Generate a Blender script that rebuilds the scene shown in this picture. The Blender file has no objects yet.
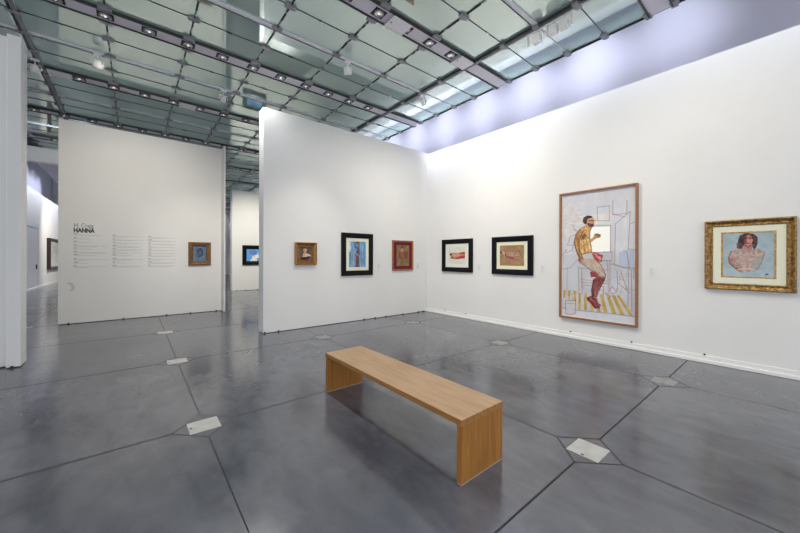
import bpy, bmesh, math, random
import numpy as np
from mathutils import Vector, Matrix
random.seed(4)
R = math.radians
SC = bpy.context.scene
COL = SC.collection

# ------------------------------------------------------------------ materials
def s2l(c):
    return tuple(((x/12.92) if x <= .04045 else ((x+.055)/1.055)**2.4) for x in c)
def rgb(r, g, b):
    return s2l((r/255, g/255, b/255)) + (1,)
def mat(name, color=(.8, .8, .8, 1), rough=.6, metal=0, spec=.5, emit=None, estr=0):
    m = bpy.data.materials.new(name); m.use_nodes = True
    b = m.node_tree.nodes['Principled BSDF']
    b.inputs['Base Color'].default_value = color
    b.inputs['Roughness'].default_value = rough
    b.inputs['Metallic'].default_value = metal
    b.inputs['Specular IOR Level'].default_value = spec
    if emit:
        b.inputs['Emission Color'].default_value = emit
        b.inputs['Emission Strength'].default_value = estr
    return m
def N(m, t, **kw):
    n = m.node_tree.nodes.new(t)
    for k, v in kw.items():
        setattr(n, k, v)
    return n
def L(m, a, b): m.node_tree.links.new(a, b)
def bsdf(m): return m.node_tree.nodes['Principled BSDF']
def noise_mix(m, c1, c2, scale, detail=4, lo=.35, hi=.65, stretch=(1, 1, 1), bump=0, coord='Object', distort=0):
    tc = N(m, 'ShaderNodeTexCoord'); mp = N(m, 'ShaderNodeMapping'); mp.inputs['Scale'].default_value = stretch
    L(m, tc.outputs[coord], mp.inputs[0])
    n = N(m, 'ShaderNodeTexNoise'); n.inputs['Scale'].default_value = scale; n.inputs['Detail'].default_value = detail
    n.inputs['Distortion'].default_value = distort
    L(m, mp.outputs[0], n.inputs['Vector'])
    r = N(m, 'ShaderNodeValToRGB'); r.color_ramp.elements[0].position = lo; r.color_ramp.elements[1].position = hi
    r.color_ramp.elements[0].color = c1; r.color_ramp.elements[1].color = c2
    L(m, n.outputs['Fac'], r.inputs[0]); L(m, r.outputs[0], bsdf(m).inputs['Base Color'])
    if bump:
        bp = N(m, 'ShaderNodeBump'); bp.inputs['Strength'].default_value = bump; bp.inputs['Distance'].default_value = .01
        L(m, n.outputs['Fac'], bp.inputs['Height']); L(m, bp.outputs[0], bsdf(m).inputs['Normal'])
    return n, r

M = {}
M['wall'] = mat('wall_paint', (.70, .70, .685, 1), .75, spec=.25)
noise_mix(M['wall'], (.74, .735, .725, 1), (.76, .755, .75, 1), 1.2)
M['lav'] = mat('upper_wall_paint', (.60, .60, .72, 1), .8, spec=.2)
M['skirt'] = mat('skirting_paint', (.78, .78, .77, 1), .4)
M['black'] = mat('black_gap', (.012, .012, .014, 1), .6)
# polished concrete
m = M['floor'] = mat('polished_concrete', (.13, .13, .14, 1), .2, spec=.5)
tc = N(m, 'ShaderNodeTexCoord')
n1 = N(m, 'ShaderNodeTexNoise'); n1.inputs['Scale'].default_value = .7; n1.inputs['Detail'].default_value = 8; n1.inputs['Roughness'].default_value = .6
mp = N(m, 'ShaderNodeMapping'); mp.inputs['Scale'].default_value = (2.6, 1.2, 1); mp.inputs['Rotation'].default_value = (0, 0, .5)
n2 = N(m, 'ShaderNodeTexNoise'); n2.inputs['Scale'].default_value = 2.2; n2.inputs['Detail'].default_value = 7; n2.inputs['Distortion'].default_value = .8
L(m, tc.outputs['Object'], n1.inputs['Vector']); L(m, tc.outputs['Object'], mp.inputs[0]); L(m, mp.outputs[0], n2.inputs['Vector'])
ad = N(m, 'ShaderNodeMath', operation='MULTIPLY_ADD'); ad.inputs[1].default_value = .45
L(m, n2.outputs['Fac'], ad.inputs[0]); L(m, n1.outputs['Fac'], ad.inputs[2])
rp = N(m, 'ShaderNodeValToRGB'); rp.color_ramp.elements[0].position = .52; rp.color_ramp.elements[1].position = .92
rp.color_ramp.elements[0].color = (.058, .061, .076, 1); rp.color_ramp.elements[1].color = (.146, .150, .172, 1)
L(m, ad.outputs[0], rp.inputs[0]); L(m, rp.outputs[0], bsdf(m).inputs['Base Color'])
rr = N(m, 'ShaderNodeMapRange'); rr.inputs['From Min'].default_value = .4; rr.inputs['From Max'].default_value = 1.0
rr.inputs['To Min'].default_value = .13; rr.inputs['To Max'].default_value = .24
L(m, ad.outputs[0], rr.inputs[0]); L(m, rr.outputs[0], bsdf(m).inputs['Roughness'])
bsdf(m).inputs['IOR'].default_value = 1.75
M['joint'] = mat('joint_filler', (.022, .022, .025, 1), .7)
M['plate'] = mat('floor_plate_light', (.50, .49, .46, 1), .35)
noise_mix(M['plate'], (.44, .43, .40, 1), (.56, .55, .52, 1), 9)
M['plate_grey'] = mat('floor_plate_grey', (.24, .24, .235, 1), .35)
noise_mix(M['plate_grey'], (.20, .20, .2, 1), (.28, .28, .27, 1), 9)
# ceiling glass
m = M['glass'] = mat('ceiling_glass', (.13, .17, .165, 1), .35)
g = N(m, 'ShaderNodeBsdfGlossy'); g.inputs['Color'].default_value = (.88, .96, .93, 1); g.inputs['Roughness'].default_value = .018
tr = N(m, 'ShaderNodeBsdfTranslucent'); tr.inputs['Color'].default_value = (.60, .69, .655, 1)
mt = N(m, 'ShaderNodeMixShader'); mt.inputs[0].default_value = .5
mx = N(m, 'ShaderNodeMixShader'); mx.inputs[0].default_value = .45
out = [x for x in m.node_tree.nodes if x.type == 'OUTPUT_MATERIAL'][0]
bsdf(m).inputs['Specular IOR Level'].default_value = 0
L(m, bsdf(m).outputs[0], mt.inputs[1]); L(m, tr.outputs[0], mt.inputs[2])
L(m, mt.outputs[0], mx.inputs[1]); L(m, g.outputs[0], mx.inputs[2]); L(m, mx.outputs[0], out.inputs[0])
M['void'] = mat('plenum_dark', (.02, .022, .025, 1), .9)
M['rail'] = mat('rail_metal', (.66, .63, .72, 1), .5)
M['dark'] = mat('dark_metal', (.05, .05, .055, 1), .4, metal=.5)
M['clamp'] = mat('clamp_metal', (.26, .26, .29, 1), .45, metal=.1)
M['alu'] = mat('aluminium', (.72, .72, .78, 1), .4)
M['chrome'] = mat('lamp_chrome', (.7, .7, .7, 1), .2, metal=1)
M['lamp'] = mat('lamp_glow', (1, 1, 1, 1), .4, emit=(1, .95, .88, 1), estr=.3)
M['lampw'] = mat('spot_glow', (1, 1, 1, 1), .4, emit=(1, .97, .9, 1), estr=6)
M['pale'] = mat('pale_plastic', (.86, .86, .86, 1), .5)
M['cover'] = mat('perforated_cover', (.50, .48, .52, 1), .5)
m = M['cover']; v = N(m, 'ShaderNodeTexVoronoi'); v.inputs['Scale'].default_value = 55
tc = N(m, 'ShaderNodeTexCoord'); L(m, tc.outputs['Object'], v.inputs['Vector'])
r = N(m, 'ShaderNodeValToRGB'); r.color_ramp.elements[0].position = .1; r.color_ramp.elements[1].position = .3
r.color_ramp.elements[0].color = (.5, .48, .53, 1); r.color_ramp.elements[1].color = (.84, .82, .87, 1)
L(m, v.outputs['Distance'], r.inputs[0]); L(m, r.outputs[0], bsdf(m).inputs['Base Color'])
# strut with reflections along the pane gap painted on as dark and pale bands
m = M['strut'] = mat('strut_painted_reflections', (.1, .1, .1, 1), .4, metal=.3)
tc = N(m, 'ShaderNodeTexCoord'); sp = N(m, 'ShaderNodeSeparateXYZ'); L(m, tc.outputs['Object'], sp.inputs[0])
nn = N(m, 'ShaderNodeTexNoise'); nn.noise_dimensions = '1D'; nn.inputs['Scale'].default_value = 4.5; nn.inputs['Detail'].default_value = 2
L(m, sp.outputs['Y'], nn.inputs['W'])
r = N(m, 'ShaderNodeValToRGB'); r.color_ramp.interpolation = 'CONSTANT'
r.color_ramp.elements[0].position = 0; r.color_ramp.elements[0].color = (.015, .015, .018, 1)
r.color_ramp.elements[1].position = .54; r.color_ramp.elements[1].color = (.34, .38, .38, 1)
L(m, nn.outputs['Fac'], r.inputs[0]); L(m, r.outputs[0], bsdf(m).inputs['Base Color'])
# woods
def wood(name, c1, c2, stretch, scale=3.0, rough=.45):
    m = mat(name, c1, rough)
    tc = N(m, 'ShaderNodeTexCoord'); mp = N(m, 'ShaderNodeMapping'); mp.inputs['Scale'].default_value = stretch
    L(m, tc.outputs['Object'], mp.inputs[0])
    n = N(m, 'ShaderNodeTexNoise'); n.inputs['Scale'].default_value = scale; n.inputs['Detail'].default_value = 6; n.inputs['Distortion'].default_value = .6
    L(m, mp.outputs[0], n.inputs['Vector'])
    r = N(m, 'ShaderNodeValToRGB'); r.color_ramp.elements[0].position = .32; r.color_ramp.elements[1].position = .68
    r.color_ramp.elements[0].color = c1; r.color_ramp.elements[1].color = c2
    L(m, n.outputs['Fac'], r.inputs[0]); L(m, r.outputs[0], bsdf(m).inputs['Base Color'])
    return m
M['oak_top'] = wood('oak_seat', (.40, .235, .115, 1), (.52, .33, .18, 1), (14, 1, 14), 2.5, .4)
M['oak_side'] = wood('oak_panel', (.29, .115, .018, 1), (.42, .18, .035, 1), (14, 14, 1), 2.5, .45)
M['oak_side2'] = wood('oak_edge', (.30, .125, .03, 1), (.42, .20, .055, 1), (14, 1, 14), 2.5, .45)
M['foot'] = mat('bench_foot_strip', (.42, .36, .25, 1), .6)
M['fr_wood'] = wood('frame_walnut', (.23, .095, .035, 1), (.34, .15, .06, 1), (6, 6, 6), 5)
M['fr_black'] = mat('frame_black', (.006, .006, .009, 1), .4, spec=.12)
def gilt(name, a, b, rough=.35, sc=60, metal=.75, bump=.6):
    m = mat(name, a, rough, metal=metal)
    noise_mix(m, a, b, sc, 4, .35, .62, bump=bump)
    return m
M['gold'] = gilt('frame_gold', (.25, .12, .03, 1), (.62, .38, .12, 1), .34)
M['gold_orn'] = gilt('frame_gold_carved', (.13, .068, .018, 1), (.40, .235, .075, 1), .33, 30, .65, .8)
M['bronze'] = gilt('frame_bronze', (.09, .04, .012, 1), (.30, .155, .055, 1), .38, 44, .6, .9)
M['goldflat'] = gilt('frame_gold_flat', (.25, .115, .03, 1), (.38, .20, .06, 1), .36, 20, .5, .2)
M['mat_cream'] = mat('mat_cream', rgb(226, 226, 205), .9, spec=.1)
M['mat_grey'] = mat('mat_pale', rgb(220, 224, 210), .9, spec=.1)
M['mat_burg'] = mat('mat_burgundy', rgb(112, 24, 52), .8, spec=.2)
m = M['paint'] = mat('painted_canvas', (.5, .5, .5, 1), .55, spec=.3)
a = N(m, 'ShaderNodeAttribute'); a.attribute_name = 'paint'; L(m, a.outputs['Color'], bsdf(m).inputs['Base Color'])
M['card'] = mat('label_card', (.72, .72, .76, 1), .5)
M['ink'] = mat('vinyl_dark', (.075, .075, .08, 1), .7)
M['ink2'] = mat('vinyl_thin', (.16, .16, .165, 1), .7)
M['ink3'] = mat('vinyl_text', (.42, .42, .41, 1), .7)

# ------------------------------------------------------------------ helpers
def tag(o, label=None, cat=None, group=None, kind=None):
    if label: o['label'] = label
    if cat: o['category'] = cat
    if group: o['group'] = group
    if kind: o['kind'] = kind
    return o
def empty(name, loc=(0, 0, 0), rot=(0, 0, 0)):
    o = bpy.data.objects.new(name, None); COL.objects.link(o)
    o.location = loc; o.rotation_euler = rot; o.empty_display_size = .1
    return o
class MB:
    def __init__(s): s.v = []; s.f = []; s.mi = []; s.sm = []
    def add(s, vs, fs, mi=0, smooth=False):
        o = len(s.v); s.v += [tuple(p) for p in vs]
        for f in fs: s.f.append([o+i for i in f]); s.mi.append(mi); s.sm.append(smooth)
    def box(s, x0, x1, y0, y1, z0, z1, mi=0):
        if x0 > x1: x0, x1 = x1, x0
        if y0 > y1: y0, y1 = y1, y0
        if z0 > z1: z0, z1 = z1, z0
        s.add([(x0, y0, z0), (x1, y0, z0), (x1, y1, z0), (x0, y1, z0), (x0, y0, z1), (x1, y0, z1), (x1, y1, z1), (x0, y1, z1)],
              [(3, 2, 1, 0), (4, 5, 6, 7), (0, 1, 5, 4), (1, 2, 6, 5), (2, 3, 7, 6), (3, 0, 4, 7)], mi)
    def tube(s, a, b, r, n=8, mi=0, r2=None, caps=True):
        a = Vector(a); b = Vector(b); d = (b-a).normalized(); r2 = r if r2 is None else r2
        u = d.orthogonal().normalized(); w = d.cross(u)
        vs = []
        for p, q in ((a, r), (b, r2)):
            for i in range(n):
                t = 2*math.pi*i/n; vs.append(p+u*math.cos(t)*q+w*math.sin(t)*q)
        fs = [(i, (i+1) % n, n+(i+1) % n, n+i) for i in range(n)]
        s.add(vs, fs, mi, True)
        if caps:
            s.add(vs[:n], [tuple(range(n))[::-1]], mi); s.add(vs[n:], [tuple(range(n))], mi)
    def lathe(s, prof, n=20, mi=0, M4=None):
        vs = []
        for r, z in prof:
            for i in range(n):
                t = 2*math.pi*i/n; p = Vector((r*math.cos(t), r*math.sin(t), z))
                vs.append(M4 @ p if M4 else p)
        fs = []
        for j in range(len(prof)-1):
            for i in range(n): fs.append((j*n+i, j*n+(i+1) % n, (j+1)*n+(i+1) % n, (j+1)*n+i))
        s.add(vs, fs, mi, True)
    def build(s, name, mats, parent=None, bevel=0):
        me = bpy.data.meshes.new(name); me.from_pydata(s.v, [], s.f)
        if not isinstance(mats, (list, tuple)): mats = [mats]
        for m in mats: me.materials.append(m)
        me.polygons.foreach_set('material_index', s.mi); me.polygons.foreach_set('use_smooth', s.sm)
        bm = bmesh.new(); bm.from_mesh(me); bmesh.ops.recalc_face_normals(bm, faces=bm.faces); bm.to_mesh(me); bm.free()
        me.update()
        o = bpy.data.objects.new(name, me); COL.objects.link(o)
        if parent: o.parent = parent
        if bevel:
            b = o.modifiers.new('bevel', 'BEVEL'); b.width = bevel; b.segments = 2; b.limit_method = 'ANGLE'
        return o
def copy_tree(o, parent=None):
    c = o.copy(); COL.objects.link(c)
    if parent: c.parent = parent
    for ch in list(o.children): copy_tree(ch, c)
    return c
def struct(name, mb, m, parent=None, bevel=0):
    o = mb.build(name, m, parent, bevel)
    if not parent: o['kind'] = 'structure'
    return o

# ------------------------------------------------------------------ dimensions of the hall
ZC = 5.5            # ceiling glass
ZR = 7.3            # unseen roof slab over the plenum, added to block light
XW = 6.82           # right display wall
XU = 7.60           # building wall behind it
XL = -3.70; XLU = -4.55
YP = 7.10; YL = 10.98; YB = 17.0; YF = 31.0
HW = 4.70
RX0, RDX = .7553, 1.1178
RY0, PER = 7.0444, 2.8309
OX, OY, SX, SY = .5224, 1.1187, 2.4211, 2.4689
XE = 6.385; XEL = -2.62
XB = RX0+4*RDX; XBL = RX0-2*RDX
YN, YFAR = -3.2, 34.0

# ------------------------------------------------------------------ floor with saw cut joints
b = MB(); b.add([(-9, YN-1.5, 0), (XU, YN-1.5, 0), (XU, YFAR, 0), (-9, YFAR, 0)], [(0, 1, 2, 3)])
jw = .0040; d = .257; z = .0012
def strip(p, q, w=jw):
    p = Vector((p[0], p[1], z)); q = Vector((q[0], q[1], z)); t = (q-p).normalized(); n = Vector((-t.y, t.x, 0))*w
    b.add([p-n, q-n, q+n, p+n], [(0, 1, 2, 3)], 1)
for i in range(-3, 3):
    for j in range(-1, 14):
        x, y = OX+i*SX, OY+j*SY
        strip((x+d, y), (x+SX-d, y), .0068) if i < 2 else strip((x+d, y), (XW, y), .0068)
        strip((x, y+d), (x, y+SY-d))
        c = [(x+d, y), (x, y+d), (x-d, y), (x, y-d)]
        for k in range(4): strip(c[k], c[(k+1) % 4], .0048)
floor = struct('floor', b, [M['floor'], M['joint']])
words = ['nearest', 'second', 'third', 'fourth', 'fifth', 'sixth', 'seventh', 'eighth', 'ninth', 'tenth', 'eleventh', 'twelfth', 'thirteenth', 'fourteenth', 'fifteenth',
         'sixteenth', 'seventeenth', 'eighteenth', 'nineteenth', 'twentieth', 'twenty first', 'twenty second', 'twenty third', 'twenty fourth']
plates = {
 (0, 1): ('white square floor plate left of the bench, in a diamond of joints', 1),
 (1, 0): ('white square floor plate on the concrete just right of the bench', 1),
 (0, 2): ('white square floor plate between the small portrait partition and the near left wall', 1),
 (2, 0): ('grey square floor plate near the tall painting of the seated man', 0),
 (2, 1): ('grey square floor plate below the two black framed pictures on the right wall', 0),
 (1, 2): ('grey square floor plate in front of the small gilt portrait', 0),
 (2, 2): ('grey square floor plate in front of the burgundy matted picture', 0),
 (0, 3): ('pale square floor plate close to the partition with the wall text', 1),
 (-1, 4): ('pale square floor plate in the left gap beside the text partition', 1)}
for (i, j), (lab, w) in plates.items():
    x, y = OX+i*SX, OY+j*SY; h = .127
    b = MB(); b.box(-h, h, -h*.97, h*.97, 0, .0022); b.box(-h+.012, -h+.03, -.012, .012, .0022, .0028, 1)
    o = b.build('floor_plate', [M['plate'] if w else M['plate_grey'], M['joint']]); o.location = (x, y, .0002)
    tag(o, lab, 'floor plate', 'square plates set in the floor joints')

# ------------------------------------------------------------------ walls
b = MB(); b.box(XW, XW+.3, YN, YFAR, 0, HW); struct('wall_right', b, M['wall'])
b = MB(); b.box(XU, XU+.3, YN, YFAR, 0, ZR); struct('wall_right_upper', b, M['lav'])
b = MB(); b.box(XW-.018, XW, YN, YP, .045, .115); b.box(XW-.042, XW, YN, YP, .002, .05); struct('baseboard_right', b, M['skirt'], bevel=.004)
b = MB(); b.box(2.10, XW, YP, YP+.31, .012, HW+.05); pm = struct('wall_middle', b, M['wall'])
def feet(xs, y, parent, n=.0):
    for x in xs:
        f = MB(); f.box(x-.016, x+.016, y-.008, y+.06, 0, .035); f.build('levelling_foot', M['black'], parent)
feet([2.13, 2.42, 4.6, 4.95, 5.3, 5.9, 6.5, 6.68], YP, pm)
b = MB(); b.box(2.14, XW-.02, YP+.03, YP+.28, 0, .013); b.build('base_gap_shade', M['black'], pm)  # solid black block standing in for the shade under the partition
b = MB(); b.box(-1.375, 2.07, YL, YL+.30, .014, HW+.14); b.box(2.03, 2.07, YL-.38, YL, .014, HW+.14); pl = struct('wall_left', b, M['wall'])
feet([-1.2, -.2, .7, 1.25, 1.9], YL, pl)
b = MB(); b.box(-1.36, 2.05, YL+.01, YL+.27, 0, .015); b.box(2.035, 2.065, YL-.37, YL, 0, .015); b.build('base_gap_shade', M['black'], pl)  # black blocks put in as the shade below this partition
b = MB(); b.box(-9, -1.265, 7.24, 7.46, .014, HW+.08); b.box(-1.41, -1.265, 7.13, 7.24, .014, HW+.08); pn = struct('wall_near', b, M['wall'], bevel=.012)
feet([-1.6, -1.35], 7.13, pn)
b = MB(); b.box(-8.9, -1.28, 7.26, 7.44, 0, .015); b.box(-1.4, -1.275, 7.14, 7.3, 0, .015); b.build('base_gap_shade', M['black'], pn)  # shade under the near wall, built as black blocks
b = MB(); b.box(3.60, XW, YB, YB+.35, .012, HW+.1); pb = struct('wall_back', b, M['wall'])
feet([3.8, 4.2, 4.75, 5.1], YB, pb)
b = MB(); b.box(XL-.3, XL, 13.2, YFAR, 0, HW+.1); struct('wall_far_left', b, M['wall'])
b = MB(); b.box(XL, XL+.03, 13.2, YFAR, .002, .12); struct('baseboard_far_left', b, M['skirt'])
b = MB(); b.box(XLU-.3, XLU, 7.5, YFAR, 0, ZR); struct('wall_far_left_upper', b, M['lav'])
b = MB(); b.box(XLU-.3, XU+.3, YFAR, YFAR+.3, 0, ZR); struct('wall_far', b, M['wall'])
b = MB(); b.box(XLU, 1.2, 17.0, 17.25, 4.95, ZC-.02); struct('trim_1', b, M['wall'])
M['soffit'] = mat('far_room_ceiling', (.34, .32, .38, 1), .8)
b = MB(); b.box(-3.05, 3.0, 17.3, YFAR, 5.40, 5.44); struct('ceiling_far_left', b, M['soffit'])       # header across the left passage
b = MB(); b.box(-9, XU+.3, YN, YFAR+.3, ZR, ZR+.2); struct('roof_light_block', b, M['void'])  # unseen slab added to stop world light leaking in from above
# door outline and handle on the far left wall
b = MB()
for y0, y1, z0, z1 in ((21.4, 21.43, .12, 3.0), (24.0, 24.03, .12, 3.0), (21.4, 24.03, 2.98, 3.01)): b.box(XL, XL+.004, y0, y1, z0, z1)
dr = struct('door_1', b, M['clamp'])
b = MB(); b.box(XL, XL+.03, 23.55, 23.68, 1.0, 1.22); b.build('door_handle', M['black'], dr)

# ------------------------------------------------------------------ glass ceiling
xs = [XEL] + [RX0+i*RDX for i in range(-2, 5)] + [XE]
ys = []
rows = []
for k in range(-3, 10):
    y = RY0+k*PER
    rows += [(y+.15, y+.7825), (y+.7825, y+PER/2), (y+PER/2, y+PER-.7825), (y+PER-.7825, y+PER-.15)]
b = MB(); b.box(XEL, XE-.012, YN, YFAR, ZC, ZC+.012)
ceil = struct('ceiling', b, M['glass'])

def clamp_mesh(w=.085, h=.042, dz=.03):
    c = MB(); c.box(-w, w, -h, h, -dz, 0); c.box(-w*.6, w*.6, -h*1.5, h*1.5, -dz*.6, 0); return c
cl0 = None
def clamp(parent, x, y, z=ZC):
    global cl0
    if cl0 is None:
        cl0 = clamp_mesh().build('clamp', M['clamp'], parent, bevel=.004); o = cl0
    else:
        o = cl0.copy(); COL.objects.link(o); o.parent = parent
    o.location = (x, y, z)
    return o
NR = range(-2, 10)
def seq(i): return words[i] if i == 0 else words[i]+' nearest'

# lamp rails ---------------------------------------------------------------
def rail_body(x0, x1):
    r = MB(); r.box(x0, x1, -.135, .135, -.03, .04); r.box(x0, x1, -.155, -.135, -.045, .05, 1); r.box(x0, x1, .135, .16, -.05, .06, 1)
    return r
def lamp_tree(parent):
    r = MB(); r.box(-.105, .105, -.09, .09, -.034, -.030)
    e = r.build('lamp_recess', M['black'], parent)
    r = MB(); r.lathe([(.078, -.034), (.082, -.05), (.072, -.056), (.060, -.050), (.052, -.038)], 20)
    r.build('lamp_ring', M['clamp'], e)
    r = MB(); r.lathe([(.060, -.048), (.040, -.038), (.026, -.0345)], 16); r.build('reflector', M['chrome'], e)
    r = MB(); r.lathe([(.022, -.036), (.02, -.05), (.010, -.058), (0.0005, -.060)], 12); r.build('bulb', M['lamp'], e)
    return e
lamp0 = None
rails = {}
dark_spots = {(2, -99)}
for n, k in enumerate(NR):
    y = RY0+k*PER
    rt = empty('lamp_rail', (0, y, ZC-.005))
    tag(rt, 'grey ceiling lamp rail with recessed round lamps, ' + seq(n) + ' to the camera', 'light', 'lamp rails of the ceiling')
    rail_body(XEL+.02, XE-.01).build('rail_body', [M['rail'], M['dark']], rt)
    for j in range(-5, 9):
        x = RX0+(j/2)*RDX
        if x < XEL+.2 or x > XB-.2: continue
        if k == -1 and j in (): continue
        if lamp0 is None: lamp0 = lamp_tree(rt); o = lamp0
        else: o = copy_tree(lamp0, rt)
        o.location = (x, 0, 0)
    rails[k] = rt
# cross rods and aluminium tracks ------------------------------------------
nch = 0; nrd = 0
for n, k in enumerate(range(-3, 10)):
    y = RY0+k*PER+PER/2
    if y > YFAR-.3: continue
    c = MB(); c.box(XEL+.02, XB, y-.032, y+.028, ZC-.03, ZC-.001); c.box(XEL+.02, XB, y+.028, y+.045, ZC-.036, ZC-.001, 1)
    o = c.build('aluminium_track', [M['alu'], M['dark']])
    tag(o, 'bright aluminium ceiling track between lamp rails, ' + seq(nch) + ' to the camera', 'track', 'aluminium tracks of the ceiling'); nch += 1
    c = MB(); c.tube((XB, y, ZC-.008), (XE, y, ZC-.008), .008, 6); c.build('end_rod', M['pale'], o)
    for s in (-1, 1):
        yy = y+s*(PER/2-.7825)
        if yy > YFAR: continue
        c = MB(); c.tube((XEL+.02, yy, ZC-.006), (XE, yy, ZC-.006), .0058, 6)
        o2 = c.build('ceiling_rod', M['dark'])
        tag(o2, 'thin dark rod under the ceiling glass, ' + seq(min(nrd, 23)) + ' to the camera' if nrd < 24 else 'thin dark rod under the ceiling glass, the one farthest from the camera', 'rod', 'thin ceiling rods'); nrd += 1
        for x in (4.75, 5.6, 2.35, 1.2):
            q = MB(); q.box(x-.035+random.uniform(-.15, .15), x+.03, yy-.010, yy+.010, ZC-.018, ZC-.002)
            if random.random() < .6: q.build('rod_sleeve', M['pale'] if x > 4 and random.random() < .6 else M['black'], o2)
# struts along the hall ------------------------------------------------------
names = {-1: 'just right of the left beam', 0: 'second right of the left beam', 1: 'third right of the left beam', 2: 'second left of the right beam', 3: 'just left of the right beam'}
for i in range(-1, 4):
    x = RX0+i*RDX
    st = empty('ceiling_strut', (x, 0, 0)); tag(st, 'dark strut with painted reflections running along the glass ceiling, ' + names[i], 'strut', 'struts running along the ceiling')
    c = MB(); c.tube((0, YN, ZC-.012), (0, YFAR, ZC-.012), .014, 6); c.build('strut_rod', M['strut'], st)
    for k in range(-3, 10):
        y = RY0+k*PER
        for dy in (-.7825, -.18, .2, .7825, PER/2):
            yy = y+dy
            if YN < yy < YFAR: clamp(st, 0, yy, ZC-.005 if abs(dy) > .3 else ZC-.02)
# beams
def beam(x, lab):
    bt = empty('ceiling_beam', (x, 0, 0)); tag(bt, lab, 'beam', 'long ceiling beams')
    c = MB(); c.box(-.045, -.012, YN, YFAR, ZC-.05, ZC-.001); c.build('dark_tube', M['dark'], bt)
    c = MB(); c.box(.004, .05, YN, YFAR, ZC-.05, ZC-.001); c.build('grey_tube', M['clamp'], bt)
    c = MB(); c.box(-.012, .004, YN, YFAR, ZC-.03, ZC-.001); c.build('web', M['alu'], bt)
    for k in range(-3, 10):
        y = RY0+k*PER
        for dy in (-.7825, .7825, PER/2):
            if YN < y+dy < YFAR: clamp(bt, 0, y+dy, ZC-.03)
    return bt
beam(XB, 'long double tube beam under the ceiling glass near the right wall')
beam(XBL, 'long double tube beam under the ceiling glass at the far left')
def edge(x, s, lab):
    bt = empty('ceiling_edge', (x, 0, 0)); tag(bt, lab, 'edge strip', 'edge strips of the ceiling')
    c = MB(); c.box(-.01, .012, YN, YFAR, ZC-.03, ZC+.09); c.build('edge_profile', M['black'], bt)
    for k in range(-3, 10):
        y = RY0+k*PER
        for dy in (-.7825, -.16, .16, .7825, PER/2):
            if YN < y+dy < YFAR: clamp(bt, -s*.03, y+dy, ZC-.012)
edge(XE, 1, 'dark edge strip with clamps where the glass ceiling stops before the right wall')
edge(XEL, -1, 'dark edge strip with clamps where the glass ceiling stops at the left')

# perforated covers fixed to rails
def cover(x, k, lab, w=.19):
    c = MB(); c.box(-w, w, -.145, .145, -.012, 0); c.box(-w, -w+.03, -.15, .15, -.03, -.012); c.tube((-w+.05, 0, -.013), (-w+.05, 0, -.018), .012, 8, 1)
    o = c.build('cover_panel', [M['cover'], M['black']], rails[k], bevel=.003); o.location = (x, 0, -.0505)
    o['label'] = lab
cover(3.38, -1, 'pale perforated panel fixed on the lamp rail nearest the top, above the room corner')
cover(5.00, -1, 'pale perforated panel at the right end of the top lamp rail by the beam')
cover(-1.22, 1, 'pale square panel at the left end of the lamp rail beside the left beam', .17)
cover(1.06, 1, 'pale square panel on the lamp rail above the partition with wall text', .17)

# track spotlights
def spotlight(x, y, lab, aim, r=.07, glow=False, zt=ZC-.0385):
    t = empty('spotlight', (x, y, zt)); tag(t, lab, 'spotlight', 'small pale track spotlights')
    c = MB(); c.box(-.06, .06, -.03, .03, -.03, 0); c.build('adapter', M['pale'], t, bevel=.004)
    c = MB(); c.tube((0, 0, -.03), (0, 0, -.11), .010, 8); c.box(-.085, .085, -.012, .012, -.12, -.108); c.box(-.085, -.078, -.012, .012, -.21, -.108); c.box(.078, .085, -.012, .012, -.21, -.108)
    c.build('yoke', M['pale'], t)
    dv = (Vector(aim)-Vector((x, y, zt-.2))).normalized()
    M4 = Matrix.Translation((0, 0, -.2)) @ dv.to_track_quat('Z', 'Y').to_matrix().to_4x4()
    c = MB(); c.lathe([(.0005, -.09), (r*.55, -.09), (r*.8, -.05), (r, .0), (r*1.05, .06), (r*.95, .06), (r*.8, .02)], 20, 0, M4)
    h = c.build('lamp_head', M['pale'], t)
    c = MB(); c.lathe([(r*.85, .03), (r*.5, .035), (.0005, .037)], 16, 0, M4); c.build('lens', M['lampw'] if glow else M['chrome'], h)
    return t
spotlight(3.25, RY0-PER/2, 'white track spotlight hanging under the ceiling above the middle partition', (4.4, 7, 1.7), .075)
spotlight(-.54, RY0+PER/2, 'round pale spotlight hanging on the track at upper left', (-.5, 11, 1.7), .08, True)
spotlight(1.60, RY0+PER/2, 'small pale spotlight on the track above the ceiling reflection of the blue picture', (1.4, 11, 1.7), .055)
spotlight(-1.50, RY0+PER-.45, 'glowing pale spotlight beside the near left wall under the left beam', (-1.2, 11, 2.0), .07, True, ZC-.051)
spotlight(5.27, RY0-PER/2, 'slim pale spotlight with a cross bar, under the right beam', (6.7, 6, 1.7), .035, False, ZC-.051)
t = empty('floodlight_row', (5.27, 2.62, ZC-.0495)); tag(t, 'row of three square pale floodlights hanging under the right beam', 'floodlight')  # square floodlights on a shared bracket, not track spotlights
c = MB()
for y in (-.36, .02, .36): c.box(-.02, .02, y-.012, y+.012, -.20, 0)
c.box(-.015, .015, -.36, .36, -.02, .0); c.build('bracket', M['pale'], t)
for y in (-.25, -.08, .20):
    c = MB(); c.box(-.06, .06, y-.07, y+.07, -.22, -.07); h = c.build('lamp_head', M['pale'], t, bevel=.02)
    c = MB(); c.box(.045, .065, y-.055, y+.055, -.205, -.09); c.build('lens', M['chrome'], h)

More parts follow.
